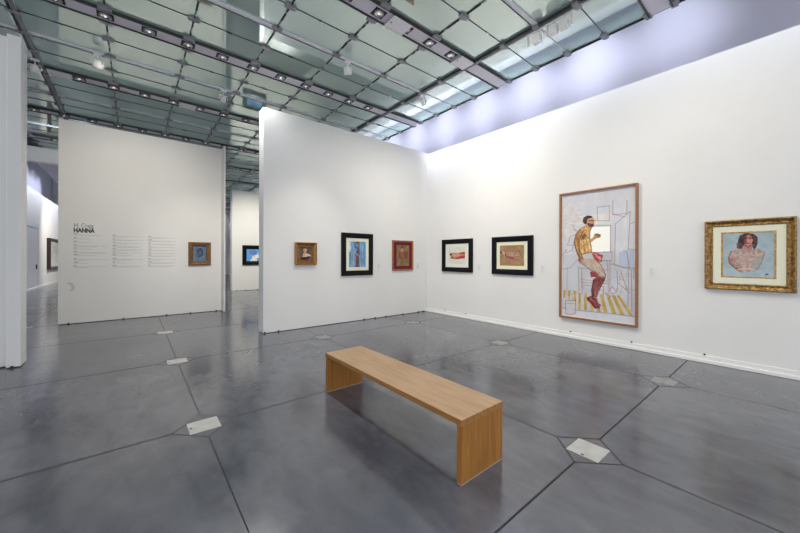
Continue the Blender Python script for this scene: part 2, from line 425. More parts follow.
# ------------------------------------------------------------------ bench
BX0, BX1, BY0, BY1, BH, T = 1.778, 2.278, 1.495, 3.585, .463, .045
bt = empty('bench', ((BX0+BX1)/2, (BY0+BY1)/2, 0)); tag(bt, 'long low oak veneer bench with two solid end panels, alone on the grey concrete', 'bench')
hx, hy = (BX1-BX0)/2, (BY1-BY0)/2
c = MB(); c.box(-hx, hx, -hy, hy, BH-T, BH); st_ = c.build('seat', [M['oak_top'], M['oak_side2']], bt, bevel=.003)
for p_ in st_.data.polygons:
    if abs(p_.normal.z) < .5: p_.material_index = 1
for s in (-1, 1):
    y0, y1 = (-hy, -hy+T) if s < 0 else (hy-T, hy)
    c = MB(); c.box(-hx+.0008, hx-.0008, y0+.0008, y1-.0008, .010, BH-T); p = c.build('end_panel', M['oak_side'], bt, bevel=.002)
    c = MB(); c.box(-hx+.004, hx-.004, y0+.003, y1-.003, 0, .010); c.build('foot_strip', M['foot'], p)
c = MB(); c.box(-hx+.0005, -hx+.004, -hy+T, hy-T, BH-T-.002, BH-.003); 

# ------------------------------------------------------------------ pictures
class Img:
    def __init__(s, w, h, bg, nz=.04, seed=1):
        s.w, s.h = w, h; s.rs = np.random.RandomState(seed)
        s.a = np.zeros((h, w, 3)) + np.array(bg)/255.
        s.Y, s.X = np.mgrid[0:h, 0:w]; s.X = (s.X+.5)/w; s.Y = (s.Y+.5)/h
        s.mottle(nz)
    def mottle(s, amt, mask=None, n=10):
        q = s.rs.rand(n+2, n+2); yi = s.Y*n; xi = s.X*n
        y0 = yi.astype(int); x0 = xi.astype(int); fy = yi-y0; fx = xi-x0
        v = q[y0, x0]*(1-fy)*(1-fx)+q[y0+1, x0]*fy*(1-fx)+q[y0, x0+1]*(1-fy)*fx+q[y0+1, x0+1]*fy*fx
        v = (v-.5)*2*amt + (s.rs.rand(s.h, s.w)-.5)*amt
        if mask is not None: v = v*mask
        s.a += v[..., None]
    def poly(s, pts, col, al=1., nz=0.):
        m = np.zeros((s.h, s.w), bool); n = len(pts)
        for i in range(n):
            x1, y1 = pts[i]; x2, y2 = pts[(i+1) % n]
            if y1 == y2: continue
            c = ((y1 > s.Y) != (y2 > s.Y)) & (s.X < (x2-x1)*(s.Y-y1)/(y2-y1)+x1)
            m ^= c
        k = (m*al)[..., None]; s.a = s.a*(1-k)+np.array(col)/255.*k
        if nz: s.mottle(nz, m, 24)
    def hatch(s, pts, cols, n=60, w=.006, ln=.05, al=.6, ang=None):
        m = np.zeros((s.h, s.w), bool); k = len(pts)
        for i in range(k):
            x1, y1 = pts[i]; x2, y2 = pts[(i+1) % k]
            if y1 != y2: m ^= ((y1 > s.Y) != (y2 > s.Y)) & (s.X < (x2-x1)*(s.Y-y1)/(y2-y1)+x1)
        old = s.a.copy(); ys_, xs_ = np.nonzero(m)
        if len(ys_) == 0: return
        for q in range(n):
            t = s.rs.randint(len(ys_)); x, y = s.X[ys_[t], xs_[t]], s.Y[ys_[t], xs_[t]]
            a = (s.rs.uniform(0, 3.14) if ang is None else ang+s.rs.uniform(-.35, .35)); l = ln*s.rs.uniform(.5, 1.4)
            s.line([(x, y), (x+math.cos(a)*l, y+math.sin(a)*l*s.w/s.h)], w, cols[s.rs.randint(len(cols))], al)
        s.a = np.where(m[..., None], s.a, old)
    def ell(s, cx, cy, rx, ry, col, al=1., nz=0.):
        s.poly([(cx+rx*math.cos(t*.2618), cy+ry*math.sin(t*.2618)) for t in range(24)], col, al, nz)
    def line(s, pts, w, col, al=.8):
        asp = s.h/s.w
        for (x1, y1), (x2, y2) in zip(pts[:-1], pts[1:]):
            dx, dy = x2-x1, (y2-y1)*asp; l2 = dx*dx+dy*dy+1e-9
            px, py = s.X-x1, (s.Y-y1)*asp
            t = np.clip((px*dx+py*dy)/l2, 0, 1); dd = np.hypot(px-t*dx, py-t*dy)
            k = (np.clip((w-dd)*s.w+.5, 0, 1)*al)[..., None]; s.a = s.a*(1-k)+np.array(col)/255.*k
def homog(corners):
    # TL,TR,BR,BL -> (0,0),(1,0),(1,1),(0,1)
    A = []; B = []
    for (x, y), (u, v) in zip(corners, ((0, 0), (1, 0), (1, 1), (0, 1))):
        A.append([x, y, 1, 0, 0, 0, -u*x, -u*y]); B.append(u); A.append([0, 0, 0, x, y, 1, -v*x, -v*y]); B.append(v)
    h = np.linalg.solve(np.array(A, float), np.array(B, float))
    def f(*pts):
        o = []
        for x, y in pts:
            w = h[6]*x+h[7]*y+1; o.append(((h[0]*x+h[1]*y+h[2])/w, (h[3]*x+h[4]*y+h[5])/w))
        return o
    return f
def canvas_mesh(img, x0, x1, y0, y1, z, name, parent):
    w, h = img.w, img.h
    X, Y = np.meshgrid(np.linspace(x0, x1, w+1), np.linspace(y1, y0, h+1))
    co = np.stack([X, Y, np.full_like(X, z)], -1).reshape(-1, 3)
    i, j = np.meshgrid(np.arange(w), np.arange(h)); a = j*(w+1)+i
    f = np.stack([a, a+w+1, a+w+2, a+1], -1).reshape(-1, 4)
    me = bpy.data.meshes.new(name); me.from_pydata(co.tolist(), [], f.tolist())
    at = me.color_attributes.new('paint', 'FLOAT_COLOR', 'CORNER')
    c = np.clip(img.a, .01, .99); lin = np.where(c <= .04045, c/12.92, ((c+.055)/1.055)**2.4).reshape(-1, 3)
    arr = np.ones((len(f)*4, 4), np.float32); arr[:, :3] = np.repeat(lin, 4, 0)
    at.data.foreach_set('color', arr.ravel()); me.materials.append(M['paint']); me.update()
    o = bpy.data.objects.new(name, me); COL.objects.link(o); o.parent = parent
    # solid panel behind the paint
    return o
def sweep_frame(x0, x1, y0, y1, prof, orn=0, seg=1):
    """mitred frame: prof = list of (inward offset, height)"""
    mb = MB(); cx = [(x0, y0, 1, 1), (x1, y0, -1, 1), (x1, y1, -1, -1), (x0, y1, 1, -1)]
    for e in range(4):
        a = cx[e]; c = cx[(e+1) % 4]; n = seg
        vs = []
        for t in range(n+1):
            q = t/n
            for pi, (o, h) in enumerate(prof):
                ax, ay = a[0]+a[2]*o, a[1]+a[3]*o; bx, by = c[0]+c[2]*o, c[1]+c[3]*o
                hh = h
                if orn and 1 < pi < len(prof)-2:
                    hh += orn*(math.sin(q*n*.9+pi*1.7)+.6*math.sin(q*n*1.7+pi*2.3))*math.sin(math.pi*pi/(len(prof)-1))
                vs.append((ax+(bx-ax)*q, ay+(by-ay)*q, hh))
        k = len(prof)
        fs = [(t*k+p, t*k+p+1, (t+1)*k+p+1, (t+1)*k+p) for t in range(n) for p in range(k-1)]
        mb.add(vs, fs, 0, orn > 0)
    return mb
def ring(x0, x1, y0, y1, X0, X1, Y0, Y1, z0, z1):
    mb = MB(); mb.box(x0, x1, y0, Y0, z0, z1); mb.box(x0, x1, Y1, y1, z0, z1); mb.box(x0, X0, Y0, Y1, z0, z1); mb.box(X1, x1, Y0, Y1, z0, z1)
    return mb
def picture(name, lab, wall, hc, zc, w, h, depth, fw, fmat, img, mats=(), prof=None, orn=0, seg=1, shadow=None, cat='picture'):
    """hc: position along wall, w,h outer size, fw frame width, mats: list of (border width, material, height)"""
    if wall == 'right': loc = (XW-.0005, hc, zc); rot = (R(90), 0, R(-90))
    elif wall == 'middle': loc = (hc, YP-.0005, zc); rot = (R(90), 0, 0)
    elif wall == 'left': loc = (hc, YL-.0005, zc); rot = (R(90), 0, 0)
    elif wall == 'back': loc = (hc, YB-.0005, zc); rot = (R(90), 0, 0)
    elif wall == 'farleft': loc = (XL+.0005, hc, zc); rot = (R(90), 0, R(90))
    t = empty(name, loc, rot); tag(t, lab, cat)
    x1, y1 = w/2, h/2
    if prof is None: prof = [(0, 0), (0, depth*.85), (fw*.12, depth), (fw*.5, depth*.96), (fw*.85, depth*.75), (fw, depth*.62), (fw, .006)]
    sweep_frame(-x1, x1, -y1, y1, prof, orn, seg).build('frame', fmat, t)
    c = MB(); c.box(-x1+.006, x1-.006, -y1+.006, y1-.006, .0, .010); c.build('backing_board', M['fr_wood'], t)
    a, bb = x1-fw, y1-fw if not isinstance(fw, tuple) else y1-fw
    z = depth*.35+.004
    for (bw, bh, mm, nm) in mats:
        ring(-a, a, -bb, bb, -a+bw, a-bw, -bb+bh, bb-bh, .010, z).build(nm, mm, t)
        a -= bw; bb -= bh; z -= .003
    c = canvas_mesh(img, -a, a, -bb, bb, z-.002, 'canvas', t)
    return t

# --- tall painting of the seated man -------------------------------------------------
im = Img(170, 340, (194, 196, 204), .045, 3)
H1 = homog([(562.1, 196.4), (633.4, 187.2), (633.4, 325.4), (562.1, 316.6)])
za = lambda *p: H1(*[(550+x/3.14, 170+y/3.14) for x, y in p])
zb = lambda *p: H1(*[(555+x/7.61, 260+y/7.61) for x, y in p])
zc_ = lambda *p: H1(*[(560+x/7.62, 200+y/7.62) for x, y in p])
zd = lambda *p: H1(*[(590+x/7.62, 200+y/7.62) for x, y in p])
im.poly([(0, 0), (1, 0), (1, .45), (0, .5)], (212, 212, 220), .5, .02)
im.poly(zc_((60, 190), (150, 120), (380, 110), (380, 190)), (232, 226, 214), .45, .03)
im.poly(zc_((10, 30), (150, 30), (140, 330), (10, 330)), (214, 206, 198), .4, .04)
im.poly(zd((210, 385), (325, 390), (325, 533), (210, 520)), (176, 184, 204), .9, .03)
im.poly(zd((190, 190), (280, 110), (280, 380), (185, 420)), (210, 212, 216), .8, .03)
# sketch lines
br = (140, 100, 86)
def sk(pts, w=.0045, c=br, al=.62): im.line(pts, w, c, al)
for p in ([(185, 190), (295, 95), (280, 380)], [(185, 190), (180, 490)], [(150, 200), (150, 400)], [(0, 405), (160, 405), (160, 470), (90, 470)],
          [(50, 60), (140, 50), (140, 165), (50, 165), (50, 60)], [(165, 10), (165, 118), (270, 110), (270, 10)], [(170, 115), (250, 135)], [(280, 380), (330, 390)], [(300, 190), (325, 175)],
          [(160, 490), (240, 520), (325, 525)], [(270, 400), (290, 533)]): sk(zd(*p))
for k in range(34):
    x, y = random.uniform(20, 150), random.uniform(30, 330); sk(zc_((x, y), (x+random.uniform(-25, 45), y+random.uniform(-10, 14))), .003, (160, 125, 112), .5)
sk(zc_((95, 200), (130, 260), (70, 290), (55, 350), (100, 350), (90, 390), (45, 410), (45, 380), (20, 430)), .004)
sk(zb((55, 80), (110, 70), (165, 10)), .004); sk(zb((90, 60), (90, 240)), .0035)
for k in range(60):
    x, y = random.uniform(190, 600), random.uniform(20, 260)
    if random.random() < .5: im.line(zb((x, y), (x+random.uniform(-12, 12), y+random.uniform(20, 90))), .003, (150, 116, 104), .45)
    else: im.line(zb((x, y), (x+random.uniform(20, 80), y+random.uniform(-8, 14))), .003, (158, 130, 120), .45)
# window
im.poly(zc_((232, 215), (372, 208), (372, 400), (236, 405)), (255, 254, 246))
im.poly(zd((0, 208), (142, 210), (142, 398), (0, 402)), (255, 254, 246))
sk(zc_((225, 205), (378, 200)), .004); 
# floor
im.poly(zb((52, 240), (160, 245), (400, 270), (480, 278), (600, 440), (160, 395), (52, 380)), (196, 194, 200), .7, .03)
oc = (190, 155, 62)
for q in ([(62, 240), (82, 242), (74, 300), (62, 300)], [(95, 242), (118, 244), (112, 290), (90, 290)], [(140, 246), (162, 250), (158, 330), (142, 330)], [(178, 262), (196, 264), (192, 392), (174, 390)], [(222, 262), (242, 264), (240, 398), (218, 396)],
          [(268, 320), (282, 322), (292, 402), (268, 400)], [(298, 290), (318, 292), (345, 408), (318, 404)], [(335, 272), (358, 274), (396, 412), (366, 408)],
          [(384, 275), (410, 277), (462, 425), (430, 420)], [(425, 278), (452, 280), (525, 432), (490, 428)], [(458, 276), (486, 278), (520, 330), (586, 436), (560, 432)]):
    im.poly(zb(*q), oc, .85, .08)
im.line(zb((55, 378), (160, 395), (400, 415), (600, 440)), .005, (130, 115, 115), .7)
im.poly(zb((50, 384), (160, 400), (595, 445), (595, 500), (45, 432)), (206, 208, 218), 1, .02)
# stool and furniture sketch
for p in ([(175, 60), (182, 330)], [(200, 70), (205, 270)], [(395, 20), (400, 260)], [(412, 20), (412, 250)], [(200, 160), (390, 170)], [(205, 180), (385, 190)], [(210, 200), (370, 212)], [(180, 70), (400, 85)],
          [(420, 40), (560, 80), (600, 78)], [(465, 90), (470, 240)], [(490, 90), (540, 240)], [(550, 90), (545, 360)], [(570, 90), (575, 400)], [(470, 180), (560, 260)], [(365, 220), (360, 330)], [(330, 15), (420, 15)],
          [(430, 210), (460, 250), (430, 270), (410, 240), (430, 210)], [(385, 270), (420, 285), (395, 305)], [(360, 260), (420, 270)]): sk(zb(*p), .0048)
im.poly(zb((82, 325), (152, 325), (148, 420), (85, 425)), (200, 196, 200), .8, .03)
sk(zb((78, 322), (155, 320), (155, 418), (120, 430), (80, 422), (78, 322)), .0055); sk(zb((105, 270), (105, 320)), .004); sk(zb((130, 265), (135, 320)), .004); sk(zb((80, 345), (155, 345)), .004)
# figure
sh = (132, 92, 52)
im.poly(zb((180, -5), (300, -5), (345, 50), (380, 120), (372, 150), (335, 140), (275, 90), (225, 50), (190, 30)), (204, 180, 160), 1, .08)
im.poly(zb((230, 0), (262, 0), (330, 75), (350, 130), (320, 120), (275, 70)), (178, 158, 142), .7, .05)
im.poly(zb((262, 100), (300, 92), (335, 122), (315, 140), (270, 140)), (152, 62, 66), 1, .1)
im.poly(zb((285, 160), (318, 132), (378, 132), (372, 165), (345, 210), (322, 250), (312, 292), (278, 292), (272, 240)), (136, 70, 68), 1, .14)
im.line(zb((325, 150), (318, 200), (300, 285)), .014, (196, 130, 118), .7)
im.poly(zb((238, 298), (268, 284), (310, 300), (322, 335), (346, 352), (335, 380), (300, 382), (270, 345), (245, 322)), (118, 40, 50), 1, .14)
im.line(zb((262, 300), (300, 340), (330, 365)), .010, (190, 110, 110), .6)
im.poly(zc_((232, 402), (280, 408), (318, 430), (310, 480), (285, 490), (255, 455)), (170, 62, 74), 1, .12)
im.line(zc_((235, 412), (300, 430)), .012, (224, 170, 160), .7)
im.poly(zc_((188, 200), (238, 212), (224, 250), (222, 300), (232, 350), (238, 405), (215, 412), (160, 425), (132, 400), (140, 350), (135, 270), (150, 225)), (208, 162, 108), 1, .16)
im.poly(zc_((160, 275), (195, 250), (210, 275), (185, 310), (165, 310)), (122, 92, 44), .8, .06)
im.line(zc_((205, 250), (212, 320), (205, 390)), .02, (240, 214, 150), .6)
im.line(zc_((175, 330), (185, 400)), .014, sh, .5); im.line(zc_((150, 235), (195, 222)), .016, (238, 205, 130), .7)
im.poly(zc_((150, 222), (172, 240), (140, 320), (148, 400), (172, 455), (155, 470), (128, 410), (103, 330), (118, 270)), (172, 128, 78), 1, .14)
im.line(zc_((150, 245), (118, 320), (135, 400)), .010, (222, 184, 112), .7)
im.ell(*zc_((155, 466))[0], .042, .022, (166, 92, 84), 1, .1)
im.line(zc_((215, 330), (245, 305), (268, 290)), .022, (198, 156, 104), 1)
im.ell(*zc_((278, 280))[0], .05, .018, (176, 130, 88), 1, .1); im.line(zc_((262, 268), (300, 276)), .008, (80, 50, 46), .8)
im.poly(zc_((196, 185), (216, 205), (225, 218), (195, 218)), (176, 130, 82), 1, .05)
im.ell(*zc_((222, 172))[0], .068, .043, (204, 158, 120), 1, .08)
im.poly(zc_((168, 165), (176, 138), (205, 122), (242, 128), (235, 142), (205, 150), (198, 190), (186, 190), (175, 182)), (66, 40, 48), 1, .06)
im.poly(zc_((205, 178), (228, 186), (255, 186), (250, 212), (232, 216), (208, 202)), (88, 52, 48), 1, .06)
tor = zc_((188, 200), (238, 212), (224, 250), (222, 300), (232, 350), (238, 405), (215, 412), (160, 425), (132, 400), (140, 350), (135, 270), (150, 225))
im.hatch(tor, [(236, 204, 146), (150, 108, 62), (190, 140, 92), (224, 178, 110), (120, 84, 56)], 150, .008, .06, .32, 1.2)
im.hatch(zc_((150, 222), (172, 240), (140, 320), (148, 400), (172, 455), (155, 470), (128, 410), (103, 330), (118, 270)), [(120, 76, 48), (206, 160, 104), (150, 96, 60)], 70, .008, .06, .35, 1.5)
im.hatch(zb((180, -5), (300, -5), (345, 50), (380, 120), (372, 150), (335, 140), (275, 90), (225, 50), (190, 30)), [(226, 216, 200), (168, 150, 138), (190, 170, 160), (150, 124, 116)], 110, .007, .08, .3, .9)
im.hatch(zb((285, 160), (318, 132), (378, 132), (372, 165), (345, 210), (322, 250), (312, 292), (278, 292), (272, 240)), [(178, 120, 112), (92, 42, 44), (150, 92, 84), (70, 30, 36)], 110, .007, .06, .4, 1.8)
im.hatch(zb((238, 298), (268, 284), (310, 300), (322, 335), (346, 352), (335, 380), (300, 382), (270, 345), (245, 322)), [(160, 84, 88), (76, 24, 34), (190, 120, 116)], 50, .005, .05, .6, .9)
im.hatch(zc_((232, 402), (280, 408), (318, 430), (310, 480), (285, 490), (255, 455)), [(206, 120, 118), (128, 52, 62), (222, 168, 158)], 40, .006, .05, .6, .4)
im.line(zc_((150, 225), (118, 270), (103, 330), (126, 410), (152, 470)), .006, (92, 58, 40), .8); im.line(zc_((172, 242), (142, 320), (150, 398), (172, 455)), .005, (84, 56, 38), .8)
im.line(zc_((238, 212), (222, 250), (222, 300), (232, 350), (238, 402)), .005, (110, 74, 46), .8); im.line(zc_((160, 425), (200, 412), (236, 408)), .006, (110, 74, 56), .8)
im.poly(zc_((166, 280), (186, 262), (196, 276), (182, 304), (170, 304)), (88, 60, 34), .7); im.line(zc_((180, 350), (212, 345)), .005, (110, 76, 48), .7); im.line(zc_((196, 300), (218, 296)), .006, (120, 84, 50), .7)
im.line(zb((190, 30), (228, 52), (275, 92), (335, 140)), .006, (112, 80, 74), .8); im.line(zb((300, -5), (345, 50), (380, 120), (374, 150)), .006, (124, 84, 76), .8)
im.line(zb((290, 165), (276, 232), (278, 290)), .006, (64, 28, 32), .8); im.line(zb((376, 152), (345, 210), (312, 292)), .005, (70, 32, 34), .8)
im.line(zc_((285, 430), (318, 432), (308, 478)), .006, (110, 40, 52), .8)
im.hatch([(0, 0), (1, 0), (1, .80), (0, .80)], [(178, 150, 138), (190, 176, 170), (224, 222, 224), (160, 134, 124)], 0, .003, .1, .35)
im.line(zc_((215, 164), (262, 160)), .007, (40, 30, 36), .9); im.line(zc_((252, 150), (262, 176)), .008, (226, 180, 150), .9)
picture('framed_painting', 'tall painting of a bearded man seated by a bright window, in a thin walnut frame', 'right', 2.452, 1.658, 1.341, 2.513, .07, .034, M['fr_wood'], im,
        mats=[(.012, .012, M['skirt'], 'inner_fillet')], prof=[(0, 0), (0, .068), (.004, .072), (.030, .072), (.034, .068), (.034, .02)])

# --- woman in the ornate gold frame ------------------------------------------------
im = Img(120, 150, (160, 178, 186), .04, 5)
G = homog([(157, 158), (407, 150), (407, 380), (157, 372)])
im.poly(G((160, 330), (405, 340), (405, 385), (157, 375)), (172, 190, 200), .5, .03)
im.poly(G((228, 222), (232, 185), (248, 165), (280, 155), (308, 160), (325, 175), (326, 212), (312, 240), (300, 225), (262, 228), (245, 235), (225, 232)), (84, 54, 56), 1, .1)
im.poly(G((222, 205), (250, 195), (250, 238), (225, 232)), (112, 72, 70), .7, .08)
im.poly(G((262, 210), (302, 210), (300, 240), (330, 240), (300, 262), (250, 262), (245, 240)), (176, 128, 122), 1, .08)
im.poly(G((200, 243), (245, 234), (275, 245), (330, 234), (362, 246), (360, 272), (340, 320), (318, 348), (255, 355), (225, 335), (190, 308), (183, 280)), (178, 152, 144), 1, .12)
im.poly(G((183, 285), (205, 280), (215, 310), (255, 335), (245, 352), (215, 335), (185, 305)), (160, 112, 108), 1, .12)
im.poly(G((300, 300), (345, 262), (350, 300), (325, 345), (295, 350)), (150, 164, 158), .8, .06)
im.poly(G((225, 265), (290, 262), (300, 320), (240, 325)), (192, 170, 158), .7, .08)
im.line(G((240, 298), (285, 300)), .014, (150, 122, 128), .5); im.line(G((195, 255), (215, 262)), .025, (200, 150, 160), .6); im.line(G((318, 262), (345, 255)), .016, (190, 170, 120), .5)
im.line(G((222, 285), (262, 296)), .015, (166, 110, 118), .45); im.line(G((290, 298), (318, 290)), .015, (166, 110, 118), .45)
im.line(G((235, 345), (265, 335), (320, 340)), .016, (200, 160, 150), .8)
im.line(G((160, 330), (175, 318), (200, 345), (240, 365)), .006, (200, 205, 212), .6)
im.ell(*G((283, 188))[0], .078, .115, (182, 124, 116), 1, .08)
im.poly(G((262, 175), (272, 172), (275, 215), (264, 205)), (130, 84, 84), .7)
im.poly(G((236, 170), (262, 156), (285, 154), (276, 168), (262, 178), (258, 205), (240, 210)), (74, 46, 52), .95, .05)
im.line(G((266, 182), (278, 180)), .012, (60, 36, 44), .9); im.line(G((288, 180), (302, 183)), .012, (60, 36, 44), .9)
im.line(G((282, 186), (284, 198)), .010, (214, 160, 150), .8); im.line(G((276, 206), (292, 206)), .011, (140, 46, 56), .9)
im.poly(G((362, 364), (370, 358), (381, 360), (376, 366), (366, 368)), (70, 50, 90), .8)
bod = G((200, 243), (245, 234), (275, 245), (330, 234), (362, 246), (360, 272), (340, 320), (318, 348), (255, 355), (225, 335), (190, 308), (183, 280))
im.hatch(bod, [(204, 178, 166), (156, 126, 122), (186, 150, 148), (150, 160, 156), (210, 190, 176)], 170, .008, .08, .45)
im.hatch(G((228, 222), (232, 185), (248, 165), (280, 155), (308, 160), (325, 175), (326, 212), (312, 240), (308, 190), (285, 165), (262, 175), (258, 210), (245, 235)), [(48, 28, 34), (100, 66, 62), (66, 40, 46)], 90, .008, .07, .6, 1.4)
im.hatch(G((262, 172), (300, 172), (304, 205), (285, 222), (264, 208)), [(206, 150, 136), (150, 96, 92), (190, 130, 120)], 30, .008, .05, .5, 1.2)
im.hatch([(0, 0), (1, 0), (1, 1), (0, 1)], [(172, 188, 196), (150, 166, 174)], 60, .006, .14, .18, .3)
im.line(G((198, 246), (184, 280), (192, 310), (222, 336), (245, 350)), .014, (122, 78, 80), .6); im.line(G((214, 285), (222, 306), (250, 328)), .009, (128, 92, 92), .6)
im.line(G((360, 250), (352, 285), (330, 330), (312, 345)), .010, (120, 104, 104), .55); im.line(G((262, 216), (282, 226), (300, 214)), .014, (112, 70, 70), .7); im.line(G((228, 340), (262, 332), (292, 336), (318, 344)), .012, (222, 204, 192), .8)
im.line(G((250, 240), (275, 250), (300, 246), (330, 238)), .008, (132, 100, 100), .5); im.line(G((268, 262), (276, 290), (274, 325)), .008, (150, 122, 116), .5); im.line(G((306, 268), (345, 262)), .010, (216, 196, 150), .6)
im.poly(G((264, 172), (272, 168), (274, 214), (264, 204)), (108, 64, 66), .7); im.line(G((291, 172), (300, 190), (292, 212)), .010, (216, 164, 148), .7)
im.line(G((264, 181), (277, 179)), .011, (46, 28, 34), .9); im.line(G((288, 179), (302, 182)), .011, (46, 28, 34), .9); im.line(G((276, 206), (291, 206)), .010, (130, 40, 50), .9)
t = picture('framed_painting', 'dark haired woman painted on pale blue, in a wide carved gold frame', 'right', .477, 1.657, .900, 1.02, .06, .092, M['gold_orn'], im,
        mats=[(.086, .085, M['mat_cream'], 'mat_board'), (.020, .018, M['gold'], 'gold_fillet')],
        prof=[(0, 0), (0, .050), (.006, .066), (.018, .070), (.034, .050), (.050, .034), (.068, .030), (.076, .044), (.084, .040), (.092, .026), (.092, .006)], orn=.008, seg=46)

# --- small gilt portrait -------------------------------------------------------------
im = Img(52, 52, (92, 82, 78), .08, 7)
g_ = homog([(190, 155), (360, 158), (360, 333), (190, 333)])
im.poly(g_((190, 155), (360, 158), (360, 170), (190, 168)), (44, 36, 38), 1, .04)
im.poly(g_((250, 172), (290, 172), (288, 200), (275, 225), (282, 290), (225, 292), (250, 225), (240, 195)), (206, 160, 128), 1, .12)
im.poly(g_((235, 245), (262, 235), (290, 240), (345, 262), (352, 285), (290, 282), (240, 292)), (214, 170, 138), 1, .12)
im.poly(g_((200, 325), (215, 295), (290, 296), (345, 275), (330, 310), (300, 333), (200, 333)), (30, 28, 44), 1, .05)
im.line(g_((258, 180), (262, 230)), .03, (120, 84, 72), .5); im.line(g_((285, 240), (288, 290)), .02, (240, 214, 190), .8); im.poly(g_((300, 320), (352, 300), (358, 330), (300, 332)), (120, 92, 88), .8)
picture('framed_painting', 'small square portrait in a gilded wooden frame, leftmost on the middle partition', 'middle', 3.016, 1.688, .500, .505, .085, .073, M['goldflat'], im,
        mats=[(.040, .040, M['bronze'], 'inner_fillet')], prof=[(0, 0), (0, .075), (.006, .085), (.016, .086), (.026, .066), (.058, .030), (.068, .036), (.073, .030), (.073, .006)])

# --- blue picture in wide black frame ------------------------------------------------
im = Img(64, 84, (128, 160, 192), .1, 9)
for k in range(26):
    x = random.random(); c = random.choice([(96, 66, 72), (110, 150, 190), (140, 120, 130), (84, 160, 210), (100, 74, 80), (150, 170, 190)])
    y = random.uniform(0, .5); im.line([(x, y), (x+random.uniform(-.04, .04), y+random.uniform(.2, .7))], random.uniform(.012, .03), c, .7)
im.poly([(.86, 0), (1, 0), (1, 1), (.86, 1)], (70, 160, 215), .7, .05); im.poly([(0, .3), (.12, .2), (.12, 1), (0, 1)], (80, 160, 210), .6, .05)
im.poly([(0, 0), (.12, .02), (.1, .4), (0, .42)], (205, 222, 232), .8, .06)
im.poly([(.36, 0), (.62, 0), (.64, 1), (.34, 1)], (98, 66, 70), .75, .12); im.ell(.48, .14, .10, .085, (100, 140, 172), 1, .1); im.ell(.49, .04, .07, .03, (60, 30, 30), .9)
im.poly([(.38, .22), (.60, .22), (.64, .42), (.56, .55), (.40, .55), (.34, .40)], (92, 96, 116), .9, .15); im.line([(.42, .26), (.36, .44), (.44, .52)], .025, (140, 190, 220), .8)
im.line([(.58, .26), (.60, .44), (.56, .54)], .02, (90, 50, 54), .8); im.poly([(.40, .55), (.60, .55), (.58, .98), (.42, .98)], (104, 60, 64), .9, .1); im.line([(.50, .5), (.62, .6), (.60, .95)], .02, (120, 190, 225), .8); im.line([(.40, .56), (.38, .9)], .02, (130, 190, 220), .7)
picture('framed_painting', 'blue and brown standing figure on a cream mat in a wide black frame', 'middle', 4.385, 1.684, .915, 1.063, .06, .125, M['fr_black'], im,
        mats=[(.085, .085, M['mat_cream'], 'mat_board')])
# --- burgundy mat ------------------------------------------------------------------
im = Img(56, 66, (128, 106, 72), .07, 11)
im.poly([(0, 0), (.08, 0), (.08, 1), (0, 1)], (90, 84, 66), .7); im.poly([(.2, .36), (.92, .33), (.95, .66), (.2, .64)], (120, 62, 44), .9, .12)
im.ell(.44, .26, .14, .12, (150, 108, 92), 1, .1); im.poly([(.34, .04), (.52, .04), (.50, .16), (.34, .14)], (66, 66, 66), .8, .05); im.ell(.46, .22, .07, .05, (196, 150, 130), .9)
im.poly([(.30, .36), (.60, .34), (.66, .62), (.30, .62)], (140, 84, 62), .8, .12); im.line([(.4, .65), (.42, .92)], .03, (84, 78, 76), .8); im.line([(.56, .65), (.55, .9)], .03, (84, 78, 76), .8); im.line([(.7, .6), (.72, .85)], .02, (100, 84, 66), .6)
picture('framed_painting', 'brown figure picture with burgundy mat and thin gilded frame, on the middle partition', 'middle', 5.880, 1.664, .755, .842, .045, .045, M['goldflat'], im,
        mats=[(.095, .085, M['mat_burg'], 'mat_board')])
# --- two black frames on right wall -------------------------------------------------
im = Img(80, 66, (212, 212, 200), .03, 13)
im.poly([(0, .72), (1, .68), (1, 1), (0, 1)], (205, 212, 200), .6, .03)
im.poly([(.14, .42), (.98, .28), (.98, .66), (.5, .72), (.12, .68)], (176, 42, 56), 1, .1)
im.poly([(.16, .42), (.3, .33), (.55, .36), (.72, .40), (.95, .42), (.95, .50), (.7, .54), (.5, .62), (.3, .62), (.15, .55)], (188, 146, 110), 1, .12)
im.ell(.13, .44, .075, .075, (52, 38, 38), 1, .06); im.line([(.12, .50), (.18, .34), (.26, .36)], .02, (160, 116, 84), .9); im.line([(.3, .48), (.6, .48)], .02, (222, 184, 150), .6); im.line([(.62, .44), (.95, .45)], .015, (200, 120, 110), .7)
picture('framed_painting', 'reclining figure on red cloth, in a wide black frame nearest the room corner', 'right', 5.895, 1.667, 1.065, .888, .06, .125, M['fr_black'], im,
        mats=[(.115, .09, M['mat_grey'], 'mat_board')])
im = Img(84, 66, (158, 124, 92), .05, 15)
im.line([(.05, .35), (.25, .42), (.45, .50), (.62, .52), (.95, .62)], .05, (178, 146, 120), .7)
im.poly([(.25, .28), (.5, .32), (.7, .3), (.84, .5), (.95, .6), (.7, .6), (.5, .56), (.3, .55)], (170, 138, 116), .7, .08)
im.line([(.60, .5), (.68, .28), (.80, .28), (.92, .6)], .012, (106, 64, 62), .7); im.line([(.25, .35), (.28, .52), (.5, .58), (.8, .56), (.95, .62)], .012, (96, 60, 66), .7)
im.line([(.03, .4), (.1, .3), (.24, .42), (.28, .55)], .02, (86, 36, 40), .8); im.ell(.07, .33, .06, .07, (96, 44, 44), 1, .1); im.line([(.1, .3), (.2, .4)], .02, (224, 208, 200), .9)
im.poly([(.3, .58), (.6, .56), (.58, .66), (.32, .66)], (168, 60, 66), .8, .08); im.line([(.25, .9), (.3, .8), (.22, .6)], .008, (110, 80, 66), .6)
im.line([(.45, .38), (.52, .52)], .02, (180, 160, 150), .6)
